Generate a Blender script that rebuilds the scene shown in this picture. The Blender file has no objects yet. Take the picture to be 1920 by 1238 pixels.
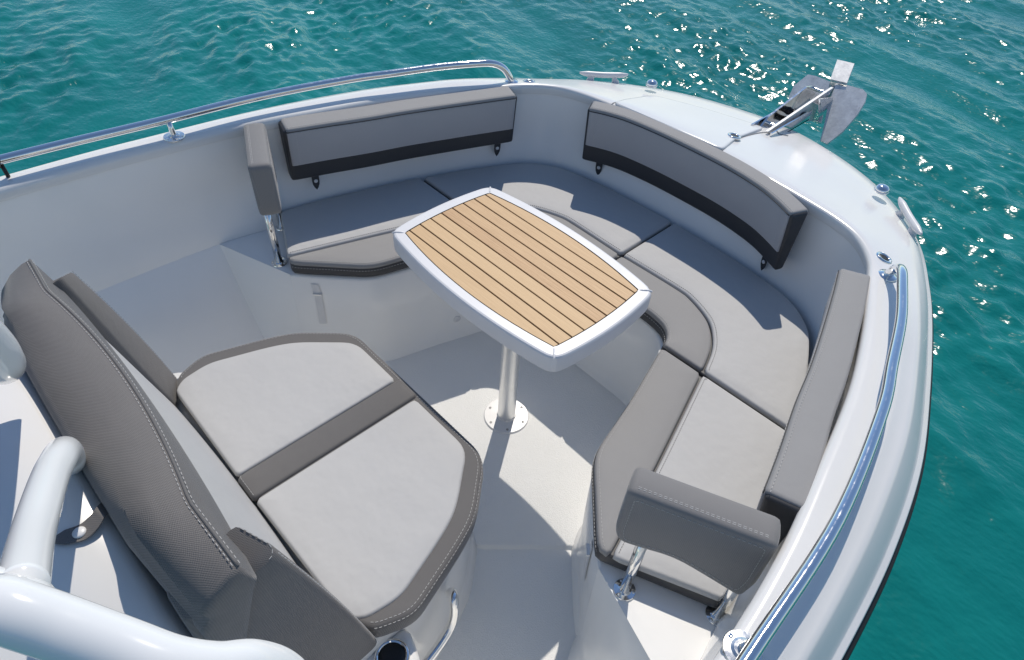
import bpy, bmesh, math, random
import numpy as np
from mathutils import Vector, Matrix
from mathutils.bvhtree import BVHTree

random.seed(7); rng = np.random.default_rng(7)
scene = bpy.context.scene
COL = scene.collection

# ------------------------------------------------------------------ camera
# boat frame: +x starboard, +y to the bow, +z up, origin at the foot of the table, metres
FPX = 1253.871
CAM = np.array([1.06936, -1.12126, 1.97907])
ROT = np.array([[0.68524313, 0.53699233, -0.49201737],
                [0.72644813, -0.45561004, 0.51448285],
                [0.05210529, -0.70997094, -0.70230073]])
_u, _s, _v = np.linalg.svd(ROT); ROT = _u @ _v
cam_data = bpy.data.cameras.new("camera")
cam = bpy.data.objects.new("camera", cam_data); COL.objects.link(cam)
cam_data.sensor_width = 36.0; cam_data.lens = FPX / 1920 * 36
cam_data.clip_start = 0.02; cam_data.clip_end = 9000
m = Matrix.Identity(4)
for i in range(3):
    m[i][0] = ROT[i][0]; m[i][1] = -ROT[i][1]; m[i][2] = -ROT[i][2]; m[i][3] = CAM[i]
cam.matrix_world = m
scene.camera = cam

# ------------------------------------------------------------------ light
TOSUN = Vector((-0.435, 0.635, 1.0)).normalized()
world = bpy.data.worlds.new("World"); scene.world = world; world.use_nodes = True
wn = world.node_tree.nodes; wl = world.node_tree.links
sky = wn.new("ShaderNodeTexSky"); sky.sky_type = 'NISHITA'; sky.sun_disc = False
sky.sun_elevation = math.asin(TOSUN.z); sky.sun_rotation = math.atan2(TOSUN.x, TOSUN.y)
sky.air_density = 1.0; sky.dust_density = 0.0; sky.ozone_density = 3.0
wn["Background"].inputs[1].default_value = 0.105
wl.new(sky.outputs[0], wn["Background"].inputs[0])
sun_d = bpy.data.lights.new("sun", 'SUN'); sun_d.energy = 2.95; sun_d.angle = math.radians(0.53)
sun_d.color = (1.0, 0.925, 0.82)
sun = bpy.data.objects.new("sun", sun_d); COL.objects.link(sun)
sun.rotation_euler = TOSUN.to_track_quat('Z', 'Y').to_euler()
sun.location = (-3, 4, 8)
scene.cycles.diffuse_bounces = 6; scene.cycles.max_bounces = 10
vs = scene.view_settings
vs.view_transform = 'Standard'; vs.look = 'None'; vs.gamma = 1.0; vs.exposure = 0.14
vs.use_curve_mapping = False

# ------------------------------------------------------------------ pixel helpers (1920 x 1238 photograph)
def ray(u, v):
    d = ROT @ np.array([u - 960, v - 619, FPX]); return d / np.linalg.norm(d)
def PZ(u, v, z):
    d = ray(u, v); return CAM + d * (z - CAM[2]) / d[2]
def PY(u, v, y):
    d = ray(u, v); return CAM + d * (y - CAM[1]) / d[1]
def PX(u, v, x):
    d = ray(u, v); return CAM + d * (x - CAM[0]) / d[0]
def PD(u, v, dist):
    return CAM + ray(u, v) * dist

# ------------------------------------------------------------------ materials
def principled(name):
    mt = bpy.data.materials.new(name); mt.use_nodes = True
    return mt, mt.node_tree.nodes, mt.node_tree.links, mt.node_tree.nodes["Principled BSDF"]
def setp(b, **k):
    for key, val in k.items():
        b.inputs[key.replace('_', ' ')].default_value = val
def rgba(c): return (c[0], c[1], c[2], 1.0)
def mix_color(n, l, fac, a, b):
    mx = n.new("ShaderNodeMix"); mx.data_type = 'RGBA'
    for idx, val in ((0, fac), (6, a), (7, b)):
        if isinstance(val, (int, float)): mx.inputs[idx].default_value = val
        elif isinstance(val, tuple): mx.inputs[idx].default_value = val
        else: l.new(val, mx.inputs[idx])
    return mx.outputs[2]
def noise(n, l, coord, scale, detail=3.0, rough=0.5):
    t = n.new("ShaderNodeTexNoise"); t.inputs['Scale'].default_value = scale
    t.inputs['Detail'].default_value = detail; t.inputs['Roughness'].default_value = rough
    l.new(coord, t.inputs['Vector']); return t.outputs['Fac']
def ramp(n, l, fac, p0, p1, c0=(0, 0, 0, 1), c1=(1, 1, 1, 1)):
    r = n.new("ShaderNodeValToRGB"); l.new(fac, r.inputs[0])
    r.color_ramp.elements[0].position = p0; r.color_ramp.elements[0].color = c0
    r.color_ramp.elements[1].position = p1; r.color_ramp.elements[1].color = c1
    return r.outputs[0]
def bump(n, l, b, height, strength, dist):
    bp = n.new("ShaderNodeBump"); bp.inputs['Strength'].default_value = strength
    bp.inputs['Distance'].default_value = dist
    l.new(height, bp.inputs['Height']); l.new(bp.outputs[0], b.inputs['Normal'])
def objcoord(n):
    return n.new("ShaderNodeTexCoord").outputs['Object']

def mat_gelcoat(name, c, rough=0.16, wear=0.5, ripple=0.0):
    mt, n, l, b = principled(name); co = objcoord(n)
    f = ramp(n, l, noise(n, l, co, 2.3, 5, 0.6), 0.35, 0.75)
    c2 = (c[0] * 0.95, c[1] * 0.955, c[2] * 0.95)
    col = mix_color(n, l, f, rgba(c), rgba(c2))
    sp = ramp(n, l, noise(n, l, co, 160, 2, 0.5), 0.72, 0.80)
    msk = n.new("ShaderNodeMath"); msk.operation = 'MULTIPLY'; msk.inputs[1].default_value = 0.10 * wear
    l.new(sp, msk.inputs[0])
    col = mix_color(n, l, msk.outputs[0], col, (0.35, 0.33, 0.30, 1))
    l.new(col, b.inputs['Base Color'])
    rr = n.new("ShaderNodeMapRange"); l.new(noise(n, l, co, 9, 4, 0.6), rr.inputs[0])
    rr.inputs[3].default_value = rough * 0.7; rr.inputs[4].default_value = rough * 1.6
    l.new(rr.outputs[0], b.inputs['Roughness'])
    setp(b, Coat_Weight=0.1, Coat_Roughness=0.06, IOR=1.5)
    if ripple:
        bump(n, l, b, noise(n, l, co, 5, 2, 0.5), ripple, 0.02)
    return mt

def mat_weave(name, c, pitch, strength=0.5, contrast=0.35, rough=0.75, axes=(1, 1, 0), sheen=0.15, blotch=0.08, angle=0.0, foam=10.0):
    """woven outdoor vinyl: two crossed sine waves"""
    mt, n, l, b = principled(name); co = objcoord(n)
    mp = n.new("ShaderNodeMapping"); mp.inputs['Rotation'].default_value = (0, 0, angle); l.new(co, mp.inputs[0])
    sep = n.new("ShaderNodeSeparateXYZ"); l.new(mp.outputs[0], sep.inputs[0])
    def wave(expr_out, k):
        a = n.new("ShaderNodeMath"); a.operation = 'MULTIPLY'; a.inputs[1].default_value = k; l.new(expr_out, a.inputs[0])
        s = n.new("ShaderNodeMath"); s.operation = 'SINE'; l.new(a.outputs[0], s.inputs[0]); return s.outputs[0]
    k = 2 * math.pi / pitch
    ad = n.new("ShaderNodeMath"); ad.operation = 'ADD'; l.new(sep.outputs[0], ad.inputs[0]); l.new(sep.outputs[2], ad.inputs[1])
    w1 = wave(ad.outputs[0], k)
    ad2 = n.new("ShaderNodeMath"); ad2.operation = 'ADD'; l.new(sep.outputs[1], ad2.inputs[0])
    l.new(sep.outputs[2], ad2.inputs[1])
    w2 = wave(ad2.outputs[0], k)
    mu = n.new("ShaderNodeMath"); mu.operation = 'MULTIPLY'; l.new(w1, mu.inputs[0]); l.new(w2, mu.inputs[1])
    h = n.new("ShaderNodeMapRange"); l.new(mu.outputs[0], h.inputs[0]); h.inputs[1].default_value = -1; h.inputs[2].default_value = 1
    nz = noise(n, l, co, 420, 2, 0.6)
    hs = n.new("ShaderNodeMath"); hs.operation = 'MULTIPLY_ADD'; hs.inputs[1].default_value = 0.5
    l.new(nz, hs.inputs[0]); l.new(h.outputs[0], hs.inputs[2])
    lo = tuple(v * (1 - contrast) for v in c); hi = tuple(min(1, v * (1 + contrast)) for v in c)
    col = mix_color(n, l, h.outputs[0], rgba(lo), rgba(hi))
    bl = ramp(n, l, noise(n, l, co, 7, 4, 0.6), 0.3, 0.7)
    mk = n.new("ShaderNodeMath"); mk.operation = 'MULTIPLY'; mk.inputs[1].default_value = blotch; l.new(bl, mk.inputs[0])
    col = mix_color(n, l, mk.outputs[0], col, rgba(tuple(v * 0.55 for v in c)))
    l.new(col, b.inputs['Base Color'])
    setp(b, Roughness=rough, Sheen_Weight=sheen, Sheen_Roughness=0.4)
    b.inputs['Specular IOR Level'].default_value = 0.3
    fm = n.new("ShaderNodeMath"); fm.operation = 'MULTIPLY_ADD'; fm.inputs[1].default_value = foam
    l.new(noise(n, l, co, 8, 3, 0.55), fm.inputs[0]); l.new(hs.outputs[0], fm.inputs[2])
    bump(n, l, b, fm.outputs[0], strength, pitch * 0.35)
    return mt

def mat_vinyl(name, c, rough=0.5, grain=900, strength=0.25, blotch=0.06):
    mt, n, l, b = principled(name); co = objcoord(n)
    f = ramp(n, l, noise(n, l, co, 5, 5, 0.6), 0.3, 0.75)
    mk = n.new("ShaderNodeMath"); mk.operation = 'MULTIPLY'; mk.inputs[1].default_value = blotch * 3; l.new(f, mk.inputs[0])
    col = mix_color(n, l, mk.outputs[0], rgba(c), rgba(tuple(v * 0.8 for v in c)))
    g = noise(n, l, co, grain, 2, 0.6)
    mk2 = n.new("ShaderNodeMath"); mk2.operation = 'MULTIPLY'; mk2.inputs[1].default_value = 0.35; l.new(g, mk2.inputs[0])
    col = mix_color(n, l, mk2.outputs[0], col, rgba(tuple(v * 0.72 for v in c)))
    l.new(col, b.inputs['Base Color']); setp(b, Roughness=rough)
    # broad soft dimples of foam under the cover together with the fine grain
    ad = n.new("ShaderNodeMath"); ad.operation = 'MULTIPLY_ADD'; ad.inputs[1].default_value = 6.0
    l.new(noise(n, l, co, 9, 2, 0.5), ad.inputs[0]); l.new(g, ad.inputs[2])
    bump(n, l, b, ad.outputs[0], strength, 0.0012)
    return mt

def mat_metal(name, c=(0.83, 0.83, 0.82), rough=0.07, scratch=0.1):
    mt, n, l, b = principled(name); co = objcoord(n)
    setp(b, Base_Color=rgba(c), Metallic=1.0)
    rr = n.new("ShaderNodeMapRange"); l.new(noise(n, l, co, 60, 5, 0.7), rr.inputs[0])
    rr.inputs[1].default_value = 0.35; rr.inputs[2].default_value = 0.75
    rr.inputs[3].default_value = rough; rr.inputs[4].default_value = rough + scratch
    l.new(rr.outputs[0], b.inputs['Roughness'])
    return mt

def mat_plain(name, c, rough=0.5, metallic=0.0, **k):
    mt, n, l, b = principled(name); co = objcoord(n)
    f = noise(n, l, co, 30, 4, 0.6)
    col = mix_color(n, l, f, rgba(c), rgba(tuple(v * 0.85 for v in c)))
    l.new(col, b.inputs['Base Color']); setp(b, Roughness=rough, Metallic=metallic, **k)
    return mt

def mat_teak():
    mt, n, l, b = principled("teak"); co = objcoord(n)
    info = n.new("ShaderNodeObjectInfo")
    cmb = n.new("ShaderNodeCombineXYZ")
    sc = n.new("ShaderNodeMath"); sc.operation = 'MULTIPLY'; sc.inputs[1].default_value = 37.0; l.new(info.outputs['Random'], sc.inputs[0])
    l.new(sc.outputs[0], cmb.inputs[0]); l.new(sc.outputs[0], cmb.inputs[1])
    add = n.new("ShaderNodeVectorMath"); add.operation = 'ADD'; l.new(co, add.inputs[0]); l.new(cmb.outputs[0], add.inputs[1])
    mp = n.new("ShaderNodeMapping"); mp.inputs['Scale'].default_value = (4, 120, 40); l.new(add.outputs[0], mp.inputs[0])
    grain = noise(n, l, mp.outputs[0], 2.2, 6, 0.65)
    mp2 = n.new("ShaderNodeMapping"); mp2.inputs['Scale'].default_value = (14, 700, 40); l.new(add.outputs[0], mp2.inputs[0])
    pores = noise(n, l, mp2.outputs[0], 2.0, 3, 0.6)
    g = ramp(n, l, grain, 0.34, 0.66)
    col = mix_color(n, l, g, (0.66, 0.42, 0.21, 1), (0.49, 0.285, 0.125, 1))
    pr = ramp(n, l, pores, 0.55, 0.75)
    mk = n.new("ShaderNodeMath"); mk.operation = 'MULTIPLY'; mk.inputs[1].default_value = 0.7; l.new(pr, mk.inputs[0])
    col = mix_color(n, l, mk.outputs[0], col, (0.30, 0.16, 0.075, 1))
    rr = n.new("ShaderNodeMapRange"); l.new(info.outputs['Random'], rr.inputs[0]); rr.inputs[3].default_value = 0.0; rr.inputs[4].default_value = 0.65
    col = mix_color(n, l, rr.outputs[0], col, (0.72, 0.50, 0.255, 1))
    l.new(col, b.inputs['Base Color']); setp(b, Roughness=0.55)
    bump(n, l, b, pores, 0.25, 0.0006)
    return mt

def mat_water():
    mt, n, l, b = principled("sea_water"); co = objcoord(n)
    f = ramp(n, l, noise(n, l, co, 0.35, 3, 0.55), 0.35, 0.7)
    col = mix_color(n, l, f, (0.003, 0.150, 0.146, 1), (0.004, 0.200, 0.192, 1))
    f2 = ramp(n, l, noise(n, l, co, 1.6, 4, 0.6), 0.45, 0.8)
    mk = n.new("ShaderNodeMath"); mk.operation = 'MULTIPLY'; mk.inputs[1].default_value = 0.5; l.new(f2, mk.inputs[0])
    col = mix_color(n, l, mk.outputs[0], col, (0.006, 0.235, 0.215, 1))
    l.new(col, b.inputs['Base Color'])
    setp(b, Roughness=0.15, IOR=1.333)
    mp = n.new("ShaderNodeMapping"); mp.inputs['Rotation'].default_value = (0, 0, math.radians(12)); mp.inputs['Scale'].default_value = (0.9, 1.4, 1); l.new(co, mp.inputs[0])
    w1 = noise(n, l, mp.outputs[0], 24.0, 1.5, 0.5)
    bump(n, l, b, w1, 0.7, 0.007)
    return mt

def mat_galv():
    mt, n, l, b = principled("galvanised_steel"); co = objcoord(n)
    vo = n.new("ShaderNodeTexVoronoi"); vo.inputs['Scale'].default_value = 45; l.new(co, vo.inputs['Vector'])
    st = ramp(n, l, noise(n, l, co, 30, 6, 0.7), 0.35, 0.7)
    col = mix_color(n, l, st, (0.74, 0.75, 0.76, 1), (0.50, 0.51, 0.53, 1))
    col = mix_color(n, l, ramp(n, l, noise(n, l, co, 14, 6, 0.75), 0.62, 0.7), col, (0.26, 0.26, 0.28, 1))
    l.new(col, b.inputs['Base Color']); setp(b, Metallic=0.25, Roughness=0.5)
    bump(n, l, b, noise(n, l, co, 120, 3, 0.6), 0.3, 0.001); return mt

M = dict(
    gel=mat_gelcoat("white_gelcoat", (0.79, 0.78, 0.76), 0.16),
    liner=mat_gelcoat("liner_gelcoat", (0.92, 0.915, 0.895), 0.2, ripple=0.05),
    tray=mat_gelcoat("table_tray_gelcoat", (0.77, 0.765, 0.765), 0.34, 0.1),
    paint=mat_gelcoat("white_tube_paint", (0.80, 0.81, 0.81), 0.12, 0.0),
    light=mat_weave("light_grey_vinyl", (0.515, 0.513, 0.505), 0.0022, 0.22, 0.06, 0.6, sheen=0.05, blotch=0.05, foam=45.0),
    grey=mat_weave("grey_woven_vinyl", (0.150, 0.144, 0.140), 0.0026, 0.45, 0.3, 0.62, sheen=0.25),
    mesh=mat_weave("grey_mesh_fabric", (0.165, 0.156, 0.150), 0.0040, 0.40, 0.18, 0.62, sheen=0.25, angle=0.1),
    armgrey=mat_weave("armrest_grey_vinyl", (0.23, 0.224, 0.22), 0.0017, 0.35, 0.18, 0.62, sheen=0.25),
    panel=mat_weave("lilac_grey_vinyl", (0.43, 0.425, 0.435), 0.0024, 0.2, 0.08, 0.6, sheen=0.15),
    mid=mat_weave("mid_grey_vinyl", (0.31, 0.305, 0.30), 0.0024, 0.3, 0.14, 0.6, sheen=0.15),
    dark=mat_vinyl("charcoal_vinyl", (0.050, 0.050, 0.053), 0.5),
    thread=mat_plain("white_thread", (0.55, 0.545, 0.53), 0.7),
    chrome=mat_metal("polished_steel", rough=0.05, scratch=0.10),
    satin=mat_metal("brushed_steel", (0.78, 0.78, 0.77), 0.16, 0.25),
    alu=mat_metal("satin_aluminium", (0.86, 0.86, 0.85), 0.42, 0.12),
    galv=mat_galv(),
    black=mat_plain("black_rubber", (0.012, 0.012, 0.013), 0.55),
    white=mat_plain("white_plastic", (0.78, 0.78, 0.78), 0.35),
    gap_screw_grey=mat_plain("gap_shade_screw_grey", (0.34, 0.34, 0.34), 0.6),  # grey for the painted shadow of the lid gap, and for base plate screws
    teak=mat_teak(), water=mat_water(),
)
def mat_floor():
    mt = mat_gelcoat("nonskid_gelcoat", (0.83, 0.832, 0.815), 0.8, 2.2)
    n = mt.node_tree.nodes; l = mt.node_tree.links; b = n["Principled BSDF"]; co = objcoord(n)
    vo = n.new("ShaderNodeTexVoronoi"); vo.inputs['Scale'].default_value = 260; l.new(co, vo.inputs['Vector'])
    setp(b, Coat_Weight=0.0); b.inputs['Specular IOR Level'].default_value = 0.25
    bump(n, l, b, vo.outputs['Distance'], 0.35, 0.002); return mt
M['floor'] = mat_floor()
def mat_acrylic():
    mt, n, l, b = principled("smoked_acrylic")
    setp(b, Base_Color=(0.22, 0.19, 0.27, 1), Roughness=0.06, Transmission_Weight=0.75, IOR=1.2)
    return mt
M['acrylic'] = mat_acrylic()

# ------------------------------------------------------------------ object helpers
WLOC = {}
def tag(o, label=None, cat=None, group=None, kind=None):
    if label: o["label"] = label
    if cat: o["category"] = cat
    if group: o["group"] = group
    if kind: o["kind"] = kind
    return o
def empty(name, loc):
    o = bpy.data.objects.new(name, None); COL.objects.link(o); o.location = loc
    o.empty_display_size = 0.05; WLOC[o.name] = np.array(loc, float); return o
def mesh_obj(name, verts, faces, mat, parent=None, smooth=True, sharp=None, loc=None):
    v = np.asarray(verts, float)
    if parent is not None: base = WLOC[parent.name]
    elif loc is not None: base = np.array(loc, float)
    else: base = np.array([0.0, 0, 0])
    me = bpy.data.meshes.new(name)
    me.from_pydata([tuple(p) for p in (v - base)], [], [tuple(int(i) for i in f) for f in faces])
    me.update()
    if isinstance(mat, str): mat = M[mat]
    me.materials.append(mat)
    bm = bmesh.new(); bm.from_mesh(me)
    bmesh.ops.dissolve_degenerate(bm, dist=1e-6, edges=bm.edges)
    bmesh.ops.recalc_face_normals(bm, faces=bm.faces)
    for f in bm.faces: f.smooth = smooth
    if sharp is not None:
        for e in bm.edges:
            if len(e.link_faces) == 2 and e.calc_face_angle(0) > sharp: e.smooth = False
    bm.to_mesh(me); bm.free()
    o = bpy.data.objects.new(name, me); COL.objects.link(o)
    if parent is not None: o.parent = parent
    else: o.location = base
    WLOC[o.name] = base
    return o

class MB:
    def __init__(s): s.v = []; s.f = []
    def add(s, v, f):
        b = len(s.v); s.v += [tuple(p) for p in v]; s.f += [tuple(i + b for i in q) for q in f]
    def grid(s, loops, closed=False, cap0=False, cap1=False):
        n = len(loops[0]); v = [p for L in loops for p in L]; f = []
        for a in range(len(loops) - 1):
            for i in range(n if closed else n - 1):
                j = (i + 1) % n; f.append((a * n + i, a * n + j, (a + 1) * n + j, (a + 1) * n + i))
        if cap0: f.append(tuple(range(n)))
        if cap1: f.append(tuple((len(loops) - 1) * n + i for i in range(n)))
        s.add(v, f)
    def box(s, c, h, ax=None):
        ax = ax if ax is not None else np.eye(3)
        v = [np.array(c) + ax[0] * h[0] * a + ax[1] * h[1] * b_ + ax[2] * h[2] * d for a in (-1, 1) for b_ in (-1, 1) for d in (-1, 1)]
        s.add(v, [(0, 1, 3, 2), (4, 6, 7, 5), (0, 4, 5, 1), (2, 3, 7, 6), (0, 2, 6, 4), (1, 5, 7, 3)])
    def tube(s, pts, r, seg=16, caps=True):
        pts = np.asarray(pts, float); rs = np.full(len(pts), r) if np.isscalar(r) else np.asarray(r, float)
        T = np.gradient(pts, axis=0); T /= np.linalg.norm(T, axis=1)[:, None] + 1e-12
        up = np.array([0, 0, 1.0]) if abs(T[0][2]) < 0.9 else np.array([1.0, 0, 0])
        N = np.cross(T[0], up); N /= np.linalg.norm(N); loops = []
        for i, p in enumerate(pts):
            N = N - T[i] * (N @ T[i]); N /= np.linalg.norm(N); B = np.cross(T[i], N)
            loops.append([p + rs[i] * (math.cos(a) * N + math.sin(a) * B) for a in np.linspace(0, 2 * math.pi, seg, endpoint=False)])
        s.grid(loops, True, caps, caps)
    def lathe(s, c, prof, axis=(0, 0, 1), seg=32):
        ax = np.array(axis, float); ax /= np.linalg.norm(ax)
        a = np.cross(ax, [1, 0, 0]) if abs(ax[0]) < 0.9 else np.cross(ax, [0, 1, 0]); a /= np.linalg.norm(a); b_ = np.cross(ax, a)
        loops = [[np.array(c) + ax * h + r * (math.cos(t) * a + math.sin(t) * b_) for t in np.linspace(0, 2 * math.pi, seg, endpoint=False)] for r, h in prof]
        s.grid(loops, True, True, True)
    def obj(s, name, mat, parent=None, **k): return mesh_obj(name, s.v, s.f, mat, parent, **k)

def catmull(pts, n=8, closed=False):
    p = [np.asarray(q, float) for q in pts]; out = []
    N = len(p); segs = N if closed else N - 1
    for i in range(segs):
        g = (lambda k: p[k % N]) if closed else (lambda k: p[min(max(k, 0), N - 1)])
        a, b, c, d = g(i - 1), g(i), g(i + 1), g(i + 2)
        # centripetal-ish tangents
        for t in np.linspace(0, 1, n, endpoint=False):
            out.append(0.5 * ((2 * b) + (c - a) * t + (2 * a - 5 * b + 4 * c - d) * t * t + (3 * b - a - 3 * c + d) * t ** 3))
    if not closed: out.append(p[-1])
    return np.array(out)
def resample(pts, n=None, step=None, closed=False):
    p = np.asarray(pts, float)
    if closed: p = np.vstack([p, p[:1]])
    s = np.concatenate([[0], np.cumsum(np.linalg.norm(np.diff(p, axis=0), axis=1))])
    if n is None: n = max(2, int(round(s[-1] / step)) + 1)
    t = np.linspace(0, s[-1], n + 1 if closed else n)
    if closed: t = t[:-1]
    return np.stack([np.interp(t, s, p[:, k]) for k in range(p.shape[1])], 1)
def fillet(poly, r, n=5, closed=True):
    p = [np.asarray(q, float) for q in poly]; N = len(p); out = []
    rr = r if hasattr(r, '__len__') else [r] * N
    for i in range(N):
        if not closed and i in (0, N - 1): out.append(p[i]); continue
        a, b, c = p[i - 1], p[i], p[(i + 1) % N]
        da = min(rr[i], 0.45 * np.linalg.norm(a - b)); dc = min(rr[i], 0.45 * np.linalg.norm(c - b))
        if rr[i] <= 0: out.append(b); continue
        A = b + (a - b) / (np.linalg.norm(a - b) + 1e-9) * da; Cc = b + (c - b) / (np.linalg.norm(c - b) + 1e-9) * dc
        for t in np.linspace(0, 1, n): out.append((1 - t) ** 2 * A + 2 * t * (1 - t) * b + t * t * Cc)
    return np.array(out)
def ccw(poly):
    p = np.asarray(poly, float); a = np.sum(p[:, 0] * np.roll(p[:, 1], -1) - p[:, 1] * np.roll(p[:, 0], -1))
    return p if a > 0 else p[::-1]
def offset(poly, d):
    """inset a CCW polygon by d"""
    p = np.asarray(poly, float); e = np.roll(p, -1, 0) - p; e /= np.linalg.norm(e, axis=1)[:, None] + 1e-12
    nrm = np.stack([-e[:, 1], e[:, 0]], 1); n0 = np.roll(nrm, 1, 0)
    b = n0 + nrm; b /= np.linalg.norm(b, axis=1)[:, None] + 1e-9
    k = np.clip((b * nrm).sum(1), 0.45, 1)
    q = p + b * (d / k)[:, None]
    if d < 0.0015: return q
    # vertices that crossed over at tight corners collapse onto the corner point
    A = p; B = np.roll(p, -1, 0); AB = B - A; L2 = (AB ** 2).sum(1) + 1e-12
    w = q[:, None, :] - A[None]; t = np.clip((w * AB[None]).sum(2) / L2[None], 0, 1)
    dist = np.sqrt(((w - AB[None] * t[..., None]) ** 2).sum(2)).min(1)
    bad = dist < d * 0.985 - 1e-6
    if not bad.any() or bad.all(): return q
    n = len(q); st = int(np.argmin(bad)); i = 0
    while i < n:
        a = (st + i) % n
        if bad[a]:
            j = i
            while bad[(st + j) % n]: j += 1
            pa = q[(st + i - 1) % n]; pb = q[(st + j) % n]
            for m_ in range(i, j): q[(st + m_) % n] = (pa + pb) / 2
            i = j
        else: i += 1
    return q
def mirror(p):
    q = np.array(p, float); q[..., 0] *= -1; return q

def fill_cap(loop3):
    """triangulate a (possibly concave) planar-ish loop"""
    keep = []
    for i, p in enumerate(loop3):
        if not keep or np.linalg.norm(np.array(p) - np.array(loop3[keep[-1]])) > 2e-5: keep.append(i)
    while len(keep) > 3 and np.linalg.norm(np.array(loop3[keep[0]]) - np.array(loop3[keep[-1]])) <= 2e-5: keep.pop()
    loop3 = [loop3[i] for i in keep]
    bm = bmesh.new(); vs_ = [bm.verts.new(tuple(p)) for p in loop3]
    es = [bm.edges.new((vs_[i], vs_[(i + 1) % len(vs_)])) for i in range(len(vs_))]
    bm.verts.index_update()
    bmesh.ops.triangle_fill(bm, use_beauty=True, use_dissolve=False, edges=es)
    bm.verts.index_update()
    f = [tuple(keep[v.index] for v in q.verts) for q in bm.faces]; bm.free(); return f

def pad_mesh(outline, z0, z1, r=0.012, crown=0.004, zf=None, step=0.018):
    """upholstered pad: rounded top edge, softly crowned top"""
    P0 = ccw(resample(outline, step=step, closed=True))
    spec = [(0.006, z0), (0.0, z0 + 0.006), (-0.0015, (z0 + z1 - r) / 2), (0.0, z1 - r)]
    for a in (25, 50, 72, 90): spec.append((r * (1 - math.cos(math.radians(a))), z1 - r + r * math.sin(math.radians(a))))
    spec += [(r + 0.012, z1 + crown * 0.6), (r + 0.03, z1 + crown)]
    loops = []
    for d, z in spec:
        q = offset(P0, d); loops.append([(x, y, z + (zf(x, y) if zf else 0)) for x, y in q])
    mb = MB(); mb.grid(loops, True)
    n = len(P0); b0 = (len(loops) - 1) * n
    mb.f += [tuple(i + b0 for i in f) for f in fill_cap(loops[-1])]
    mb.f += [tuple(f) for f in fill_cap(loops[0])]
    return mb

def stitches(name, lines, parent, w=0.0010, L=0.0062, gap=0.0042, mat='thread'):
    """run of thread, dash by dash, along 3-D polylines"""
    mb = MB()
    for ln in lines:
        p = resample(ln, step=(L + gap))
        for i in range(len(p) - 1):
            d = p[i + 1] - p[i]; ln_ = np.linalg.norm(d)
            if ln_ < 1e-5: continue
            d /= ln_; s_ = np.cross(d, [0, 0, 1.0])
            if np.linalg.norm(s_) < 0.2: s_ = np.cross(d, [0, 1.0, 0])
            s_ /= np.linalg.norm(s_); u_ = np.cross(s_, d)
            mb.box(p[i] + d * L / 2, (L / 2, w / 2, w / 2), np.array([d, s_, u_]))
    o = mb.obj(name, mat, parent, smooth=False); o["kind"] = "stuff"; return o

# ================================================================== WATER
WZ = -0.30
def axis_coords(lo, hi, step, far):
    core = list(np.arange(lo, hi + 1e-6, step)); g = []; d = step; x = hi
    while x < far: d *= 1.35; x += d; g.append(x)
    h = []; d = step; x = lo
    while x > -far: d *= 1.35; x -= d; h.append(x)
    return np.array(h[::-1] + core + g)
ax_ = axis_coords(-8.0, 2.4, 0.0195, 3000); ay_ = axis_coords(-1.6, 9.4, 0.0195, 3000)
GX, GY = np.meshgrid(ax_.astype(np.float32), ay_.astype(np.float32))
out_d = np.maximum(np.maximum(GX - 2.4, -8.0 - GX), np.maximum(GY - 9.4, -1.6 - GY))
fade = np.clip(1 - out_d / 3.0, 0, 1).astype(np.float32)
def waves(n, l0, l1, slope, mean, spread):
    Z = np.zeros_like(GX)
    for i in range(n):
        lam = l0 * (l1 / l0) ** ((i + rng.random()) / n); th = mean + rng.normal(0, spread); k = 2 * math.pi / lam
        amp = slope * math.sqrt(2.0 / n) / k * (0.5 + rng.random())
        arg = (k * math.cos(th)) * GX + (k * math.sin(th)) * GY + np.float32(rng.random() * 6.283)
        Z += amp * np.sin(arg + 0.35 * np.sin(arg))
    return Z
WDIR = math.atan2(-1.0, -0.12)
swell = waves(22, 0.45, 2.2, 0.095, WDIR, 0.40)
gust = 0.62 + 0.5 * np.sin(1.7 * GX + 0.9 * GY + 1.0) * np.sin(1.1 * GY - 0.8 * GX + 2.0) + 5.0 * np.clip(swell, -.05, .05)
GZ = swell + waves(64, 0.085, 0.38, 0.27, WDIR - 0.2, 0.9) * np.clip(gust, .15, 1.5)
GZ = GZ * fade + WZ
ny, nx = GX.shape
V = np.stack([GX, GY, GZ], -1).reshape(-1, 3)
idx = np.arange(nx * ny).reshape(ny, nx)
F = np.stack([idx[:-1, :-1], idx[:-1, 1:], idx[1:, 1:], idx[1:, :-1]], -1).reshape(-1, 4)
me = bpy.data.meshes.new("sea_water")
me.vertices.add(len(V)); me.vertices.foreach_set("co", V.astype(np.float32).ravel())
me.loops.add(F.size); me.loops.foreach_set("vertex_index", F.astype(np.int32).ravel())
me.polygons.add(len(F)); me.polygons.foreach_set("loop_start", np.arange(0, F.size, 4, dtype=np.int32))
me.polygons.foreach_set("loop_total", np.full(len(F), 4, dtype=np.int32))
me.polygons.foreach_set("use_smooth", np.ones(len(F), dtype=bool))
me.update(calc_edges=True); me.materials.append(M['water'])
water = bpy.data.objects.new("water", me); COL.objects.link(water)
tag(water, "teal green choppy sea water with sun glitter around the boat", "water", kind="structure")

# ================================================================== BOAT
boat = empty("motor_boat", (0, 0, WZ))
tag(boat, "white motor boat bow with moulded seating, steel rails and centre console", "boat")

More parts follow.
